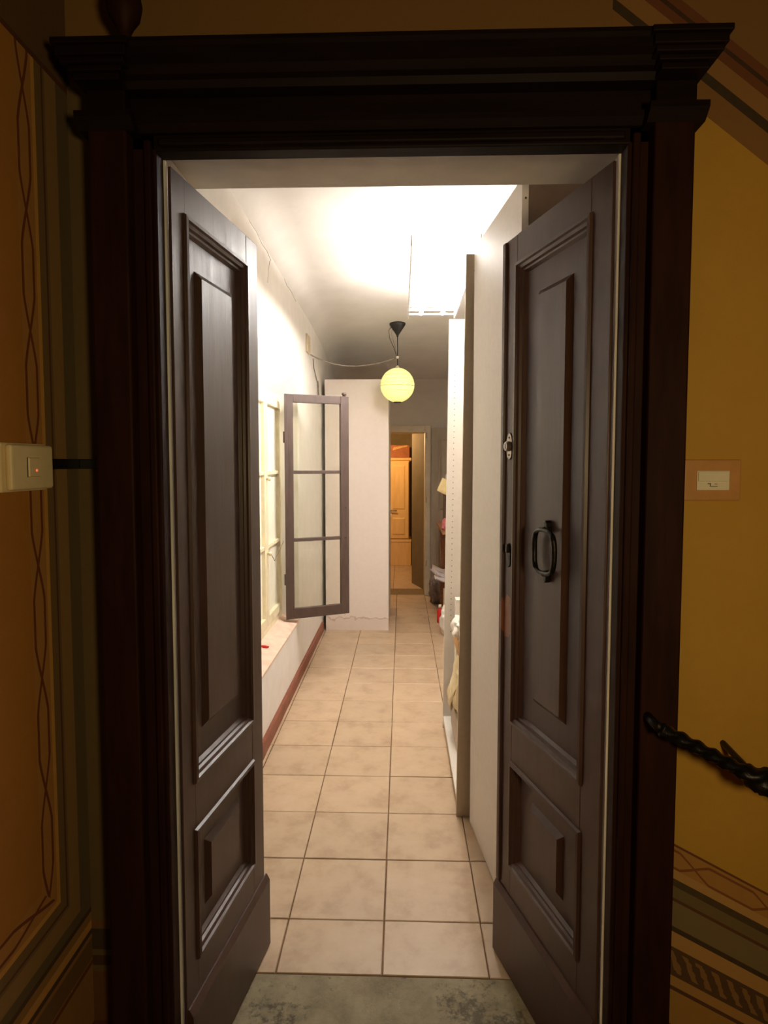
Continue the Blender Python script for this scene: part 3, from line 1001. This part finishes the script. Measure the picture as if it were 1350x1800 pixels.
carton('cardboard_box', 0.285, 0.56, 3.06, 3.50, 0.073, 0.235, M_GREYBOX, 'grey card box on the bottom shelf of the bookcase')
o = blob('plastic_bag', (0.375, 3.255, 0.237), (0.095, 0.145, 0.155), M_BAG, 3.1, 0.28, 4, 2.6, 0.85)
tag(o, 'crumpled creamy plastic bag slumped on the grey box in the bookcase', 'bag')
# tail of the bag folding over the shelf front
tl = []
for k in range(13):
    t = k / 12
    tl.append((t, 0))
vs, fs = [], []
for k in range(13):
    t = k / 12
    for j in range(7):
        u = j / 6 - 0.5
        zz_ = 0.12 - 0.145 * t + 0.008 * math.sin(9 * u + 4 * t)
        xx_ = -0.085 - 0.035 * math.sin(t * 2.6) + 0.008 * math.sin(14 * u + t * 5)
        vs.append((xx_, u * (0.26 - 0.16 * t) + 0.05, zz_ - 0.10))
for k in range(12):
    for j in range(6):
        a = k * 7 + j
        fs.append((a, a + 1, a + 8, a + 7))
tl = MB().add(vs, fs).build('bag_skirt', M_BAG, o, smooth=True)
sm = tl.modifiers.new('thick', 'SOLIDIFY')
sm.thickness = 0.002
carton('small_carton', 0.29, 0.50, 3.15, 3.42, 0.575, 0.645, M_CARD, 'small brown carton on top of the creamy bag in the bookcase')
o = blob('paper_bag', (0.365, 3.27, 0.646), (0.088, 0.12, 0.055), M_WBAG, 8.4, 0.35, 4, 3.2, 0.8)
tag(o, 'crumpled white bag on top of the small brown carton in the bookcase', 'bag')
carton('white_carton', 0.305, 0.42, 3.445, 3.53, 0.237, 0.80, M_WHITEBOX, 'tall narrow white carton standing at the back end of the bookcase')

# ------------------------------------------------------------------ far left wardrobe
fw = empty('tall_cupboard', (0, 0, 0))
tag(fw, 'tall white cupboard with a damp stained foot against the left corridor wall', 'cupboard')
MB().box(-0.714, -0.126, 5.71, 5.732, 0, 2.337).build('side_panel', M_STAIN, fw, 0.0015)
MB().box(-0.714, -0.146, 5.732, 6.80, 0, 2.33).build('cupboard_body', M_WHITEBOARD, fw, 0.001)
for k in range(2):
    a = 5.736 + 0.532 * k
    do = MB().box(-0.145, -0.127, a, a + 0.528, 0.06, 2.325).build('door', M_WHITEBOARD, fw, 0.0015)

# ------------------------------------------------------------------ doorway at the end
d3 = struct(empty('door_3', (0, YE, 0)), 'pale painted frame of the doorway at the end of the corridor')
MB().box(DX1, DX1 + 0.065, -0.03, 0.30, 0, DZ + 0.08).build('jamb', M_JAMB, d3, 0.004)
MB().box(DX0 - 0.065, DX0, -0.03, -0.001, 0, DZ + 0.08).build('jamb', M_JAMB, d3, 0.004)
MB().box(DX0, DX1, -0.03, 0.30, DZ, DZ + 0.08).build('head', M_JAMB, d3, 0.004)
for zz_ in (1.86, 1.10, 0.35):
    MB().box(DX1 + 0.012, DX1 + 0.026, -0.034, -0.029, zz_, zz_ + 0.07).build('hinge', M_FARDOOR, d3, 0.001)
# its leaf folded back against the end wall, panelled
d4 = struct(empty('door_4', (DX1 + 0.075, YE - 0.035, 0), (0, 0, math.radians(-4))), 'grey beige panelled door leaf folded back against the end wall')
MB().box(0, 0.60, -0.03, 0.0, 0.01, 1.98).build('leaf', M_FARDOOR, d4, 0.003)
for z0, z1 in ((0.2, 0.85), (1.02, 1.85)):
    pn = MB().frustum((0.10, 0.50, z0, z1), (0.125, 0.475, z0 + 0.025, z1 - 0.025), -0.030, -0.042, 'y').build('panel', M_FARDOOR, d4)
    for a, c, e, g in ((0.08, 0.095, z0 - 0.02, z1 + 0.02), (0.505, 0.52, z0 - 0.02, z1 + 0.02)):
        MB().box(a, c, -0.04, -0.03, e, g).build('moulding', M_FARDOOR, pn, 0.003)
struct(MB().box(DX0, DX1, YE, 7.65, -0.14, 0.002).build('trim_3', M_FARSTEP, bevel=0.003), 'dark stone sill of the far doorway')
# olive return wall beyond the doorway
struct(MB().prism([(0.275, 7.60), (0.128, 8.02), (0.128, 8.10), (1.0, 8.10), (1.0, 7.60)], 0, 2.6, 'z').build('wall_return', M_OLIVE), 'olive grey return wall beyond the far doorway')
# far room shell
ff = struct(MB().box(-1.2, 1.0, 7.65, 10.2, -0.14, -0.004).build('floor_far', M_GROUT), 'tiled floor of the room beyond')
tiles(ff, [-1.2, -0.83, -0.47, -0.11, 0.25], [7.652, 8.0, 8.36, 8.72, 9.08, 9.44], 0.0)
struct(MB().box(-1.2, 1.0, 10.0, 10.1, 0, 2.6).build('wall_far', M_OLIVE), 'dim back wall of the room beyond')
struct(MB().box(-1.3, -1.2, 7.6, 10.1, 0, 2.6).build('wall_far_left', M_OLIVE), 'side wall of the room beyond')
struct(MB().box(-1.3, 1.0, 7.6, 10.1, 2.6, 2.7).build('ceiling_far', M_OLIVE), 'ceiling of the room beyond')
struct(MB().box(0.9, 1.0, 8.10, 10.1, 0, 2.6).build('wall_far_right', M_OLIVE), 'right side wall of the room beyond')

ar = empty('armoire', (0, 9.42, 0))
tag(ar, 'cream wooden armoire glowing orange in the room beyond the far doorway', 'armoire')
AXR = 0.108
MB().box(-0.80, AXR, 0.0, 0.45, 0.40, 1.62).build('carcass', M_ARM, ar, 0.003)
MB().prism([(0.0, 1.60), (-0.025, 1.615), (-0.03, 1.65), (0.45, 1.65), (0.45, 1.60)], -0.83, AXR + 0.03, 'x').build('crown', M_ARM, ar)
MB().box(-0.82, AXR + 0.03, -0.03, 0.45, 0.0, 0.36).build('base_drawer', M_ARM, ar, 0.004)
MB().box(-0.83, AXR + 0.035, -0.035, 0.45, 0.36, 0.40).build('base_moulding', M_ARM, ar, 0.006)
for a, c in ((-0.79, -0.205), (-0.20, AXR - 0.01)):
    do = MB().box(a, c, -0.022, 0.0, 0.42, 1.59).build('door', M_ARM, ar, 0.003)
    for z0, z1 in ((0.47, 0.74), (0.86, 1.54)):
        MB().frustum((a + 0.05, c - 0.05, z0, z1), (a + 0.07, c - 0.07, z0 + 0.02, z1 - 0.02), -0.0215, -0.030, 'y').build('panel', M_ARM, do)
    if a > -0.5:
        hp = MB().box(a + 0.012, a + 0.036, -0.028, -0.022, 0.74, 0.92).build('handle_plate', M_WHITEPL, do, 0.001)
        MB().tube([(a + 0.024, -0.028, 0.85), (a + 0.024, -0.06, 0.85), (a + 0.12, -0.06, 0.845)], 0.009, 8).build('lever', M_STEEL, hp, smooth=True)
cr_ = empty('wooden_crate', (-0.25, 9.62, 1.652))
tag(cr_, 'dark brown wooden crate on top of the cream armoire', 'crate')
for s in (-1, 1):
    MB().box(-0.36, 0.36, s * 0.16 - 0.01, s * 0.16 + 0.01, 0, 0.19).build('side_board', M_CRATE, cr_, 0.002)
    MB().box(s * 0.35 - 0.01, s * 0.35 + 0.01, -0.15, 0.15, 0, 0.19).build('end_board', M_CRATE, cr_, 0.002)
MB().box(-0.34, 0.34, -0.15, 0.15, 0, 0.012).build('bottom_board', M_CRATE, cr_)
MB().prism([(0.10, 0.11), (0.33, 0.17), (0.33, 0.19), (0.12, 0.16)], -0.178, -0.170, 'y').build('label_strip', M_CARD, cr_)

# ------------------------------------------------------------------ workbench and clutter on the right by the doorway
tb = empty('work_table', (0, 0, 0))
tag(tb, 'brown wooden work table with a slanting brace beyond the bookcase', 'table')
MB().box(0.375, 0.93, 5.75, 6.75, 0.90, 0.935).build('tabletop', M_TABLE, tb, 0.004)
for xx in (0.44, 0.87):
    for yy in (5.82, 6.62):
        MB().box(xx - 0.03, xx + 0.03, yy - 0.03, yy + 0.03, 0, 0.90).build('leg', M_TABLE, tb, 0.003)
MB().prism([(5.85, 0.62), (5.90, 0.62), (6.20, 0.90), (6.13, 0.90)], 0.425, 0.46, 'x').build('brace', M_TABLE, tb, 0.002)
MB().prism([(0.385, 0.90), (0.42, 0.90), (0.475, 0.66), (0.46, 0.60)], 6.56, 6.59, 'y').build('brace', M_TABLE, tb, 0.002)
MB().box(0.42, 0.90, 5.80, 6.64, 0.40, 0.43).build('low_shelf', M_TABLE, tb, 0.003)


def sheet(name, c, w, d_, mat, label, rot, curl=0.02, group=None):
    vs, fs = [], []
    for i in range(7):
        for j in range(5):
            u, v_ = i / 6 - 0.5, j / 4 - 0.5
            vs.append((u * w, v_ * d_, curl * (1.6 * u * u * 2 + 0.5 * math.sin(5 * v_ + 3 * u))))
    for i in range(6):
        for j in range(4):
            a = i * 5 + j
            fs.append((a, a + 1, a + 6, a + 5))
    o_ = MB().add(vs, fs).build(name, mat, smooth=True)
    q = o_.modifiers.new('thick', 'SOLIDIFY')
    q.thickness = 0.004
    o_.location = c
    o_.rotation_euler = rot
    return tag(o_, label, 'paper', group)


sheet('paper_sheet', (0.43, 5.93, 0.438), 0.22, 0.16, M_PAPER, 'curled pale sheet on the low shelf of the work table, nearest of the three', (0.0, 0.0, 0.1), 0.03, 'loose papers under the work table')
sheet('paper_sheet', (0.41, 6.35, 0.438), 0.22, 0.22, M_PAPER, 'curled pale sheet on the low shelf of the work table, furthest of the three', (0.0, 0.0, -0.2), 0.05, 'loose papers under the work table')
sheet('paper_sheet', (0.44, 6.10, 0.438), 0.22, 0.12, M_PAPER, 'curled pale sheet between the two other loose papers under the work table', (0.0, 0.0, 0.1), 0.06, 'loose papers under the work table')
carton('dark_box', 0.43, 0.80, 6.0, 6.5, 0.936, 1.26, M_DARKBOX, 'dark storage box standing on the brown work table')
o = sheet('note_sheet', (0.425, 6.10, 1.335), 0.13, 0.14, M_CPAPER, 'cream paper sheet propped up on the dark box', (math.radians(80), math.radians(25), 0.1), 0.01)
o = blob('cloth_bundle', (0.44, 5.90, 0.936), (0.055, 0.05, 0.06), M_PINK, 5.5, 0.4, 3, 3.5, 0.8)
tag(o, 'pink crumpled cloth at the edge of the work table', 'cloth')
# spray bottle standing on the dark box
sb_ = empty('spray_bottle', (0.47, 6.32, 1.262))
tag(sb_, 'pale frosted bottle standing on the dark box', 'bottle')
MB().lathe([(0.03, 0), (0.034, 0.01), (0.034, 0.15), (0.028, 0.185), (0.013, 0.205), (0.013, 0.22)], 18).build('bottle_body', M_PAPER, sb_, smooth=True)
MB().lathe([(0.015, 0.222), (0.015, 0.25), (0.010, 0.262), (0.001, 0.263)], 14).build('cap', M_BLACK, sb_, smooth=True)
o = blob('grey_bag', (0.40, 6.87, 0.0), (0.085, 0.09, 0.16), M_GBAG, 1.7, 0.3, 4, 4.0, 0.9)
tag(o, 'grey fuzzy bag on the floor beside the far door jamb', 'bag')
carton('low_carton', 0.43, 0.70, 5.90, 6.38, 0.0, 0.27, M_WHITEBOX, 'white carton on the floor under the work table')
o = blob('white_bag', (0.43, 5.64, 0.0), (0.075, 0.13, 0.13), M_WBAG, 12.3, 0.3, 4, 3.0, 0.85)
tag(o, 'white plastic bag on the floor beside the work table leg', 'bag')
rb = empty('red_bottle', (0.375, 6.02, 0.0))
tag(rb, 'small red bottle with white cap on the floor beside the white carton', 'bottle')
MB().lathe([(0.026, 0), (0.03, 0.008), (0.03, 0.11), (0.022, 0.135), (0.012, 0.15)], 16).build('bottle_body', M_RED, rb, smooth=True)
MB().lathe([(0.016, 0.15), (0.016, 0.178), (0.001, 0.182)], 14).build('cap', M_WHITEPL, rb, smooth=True)
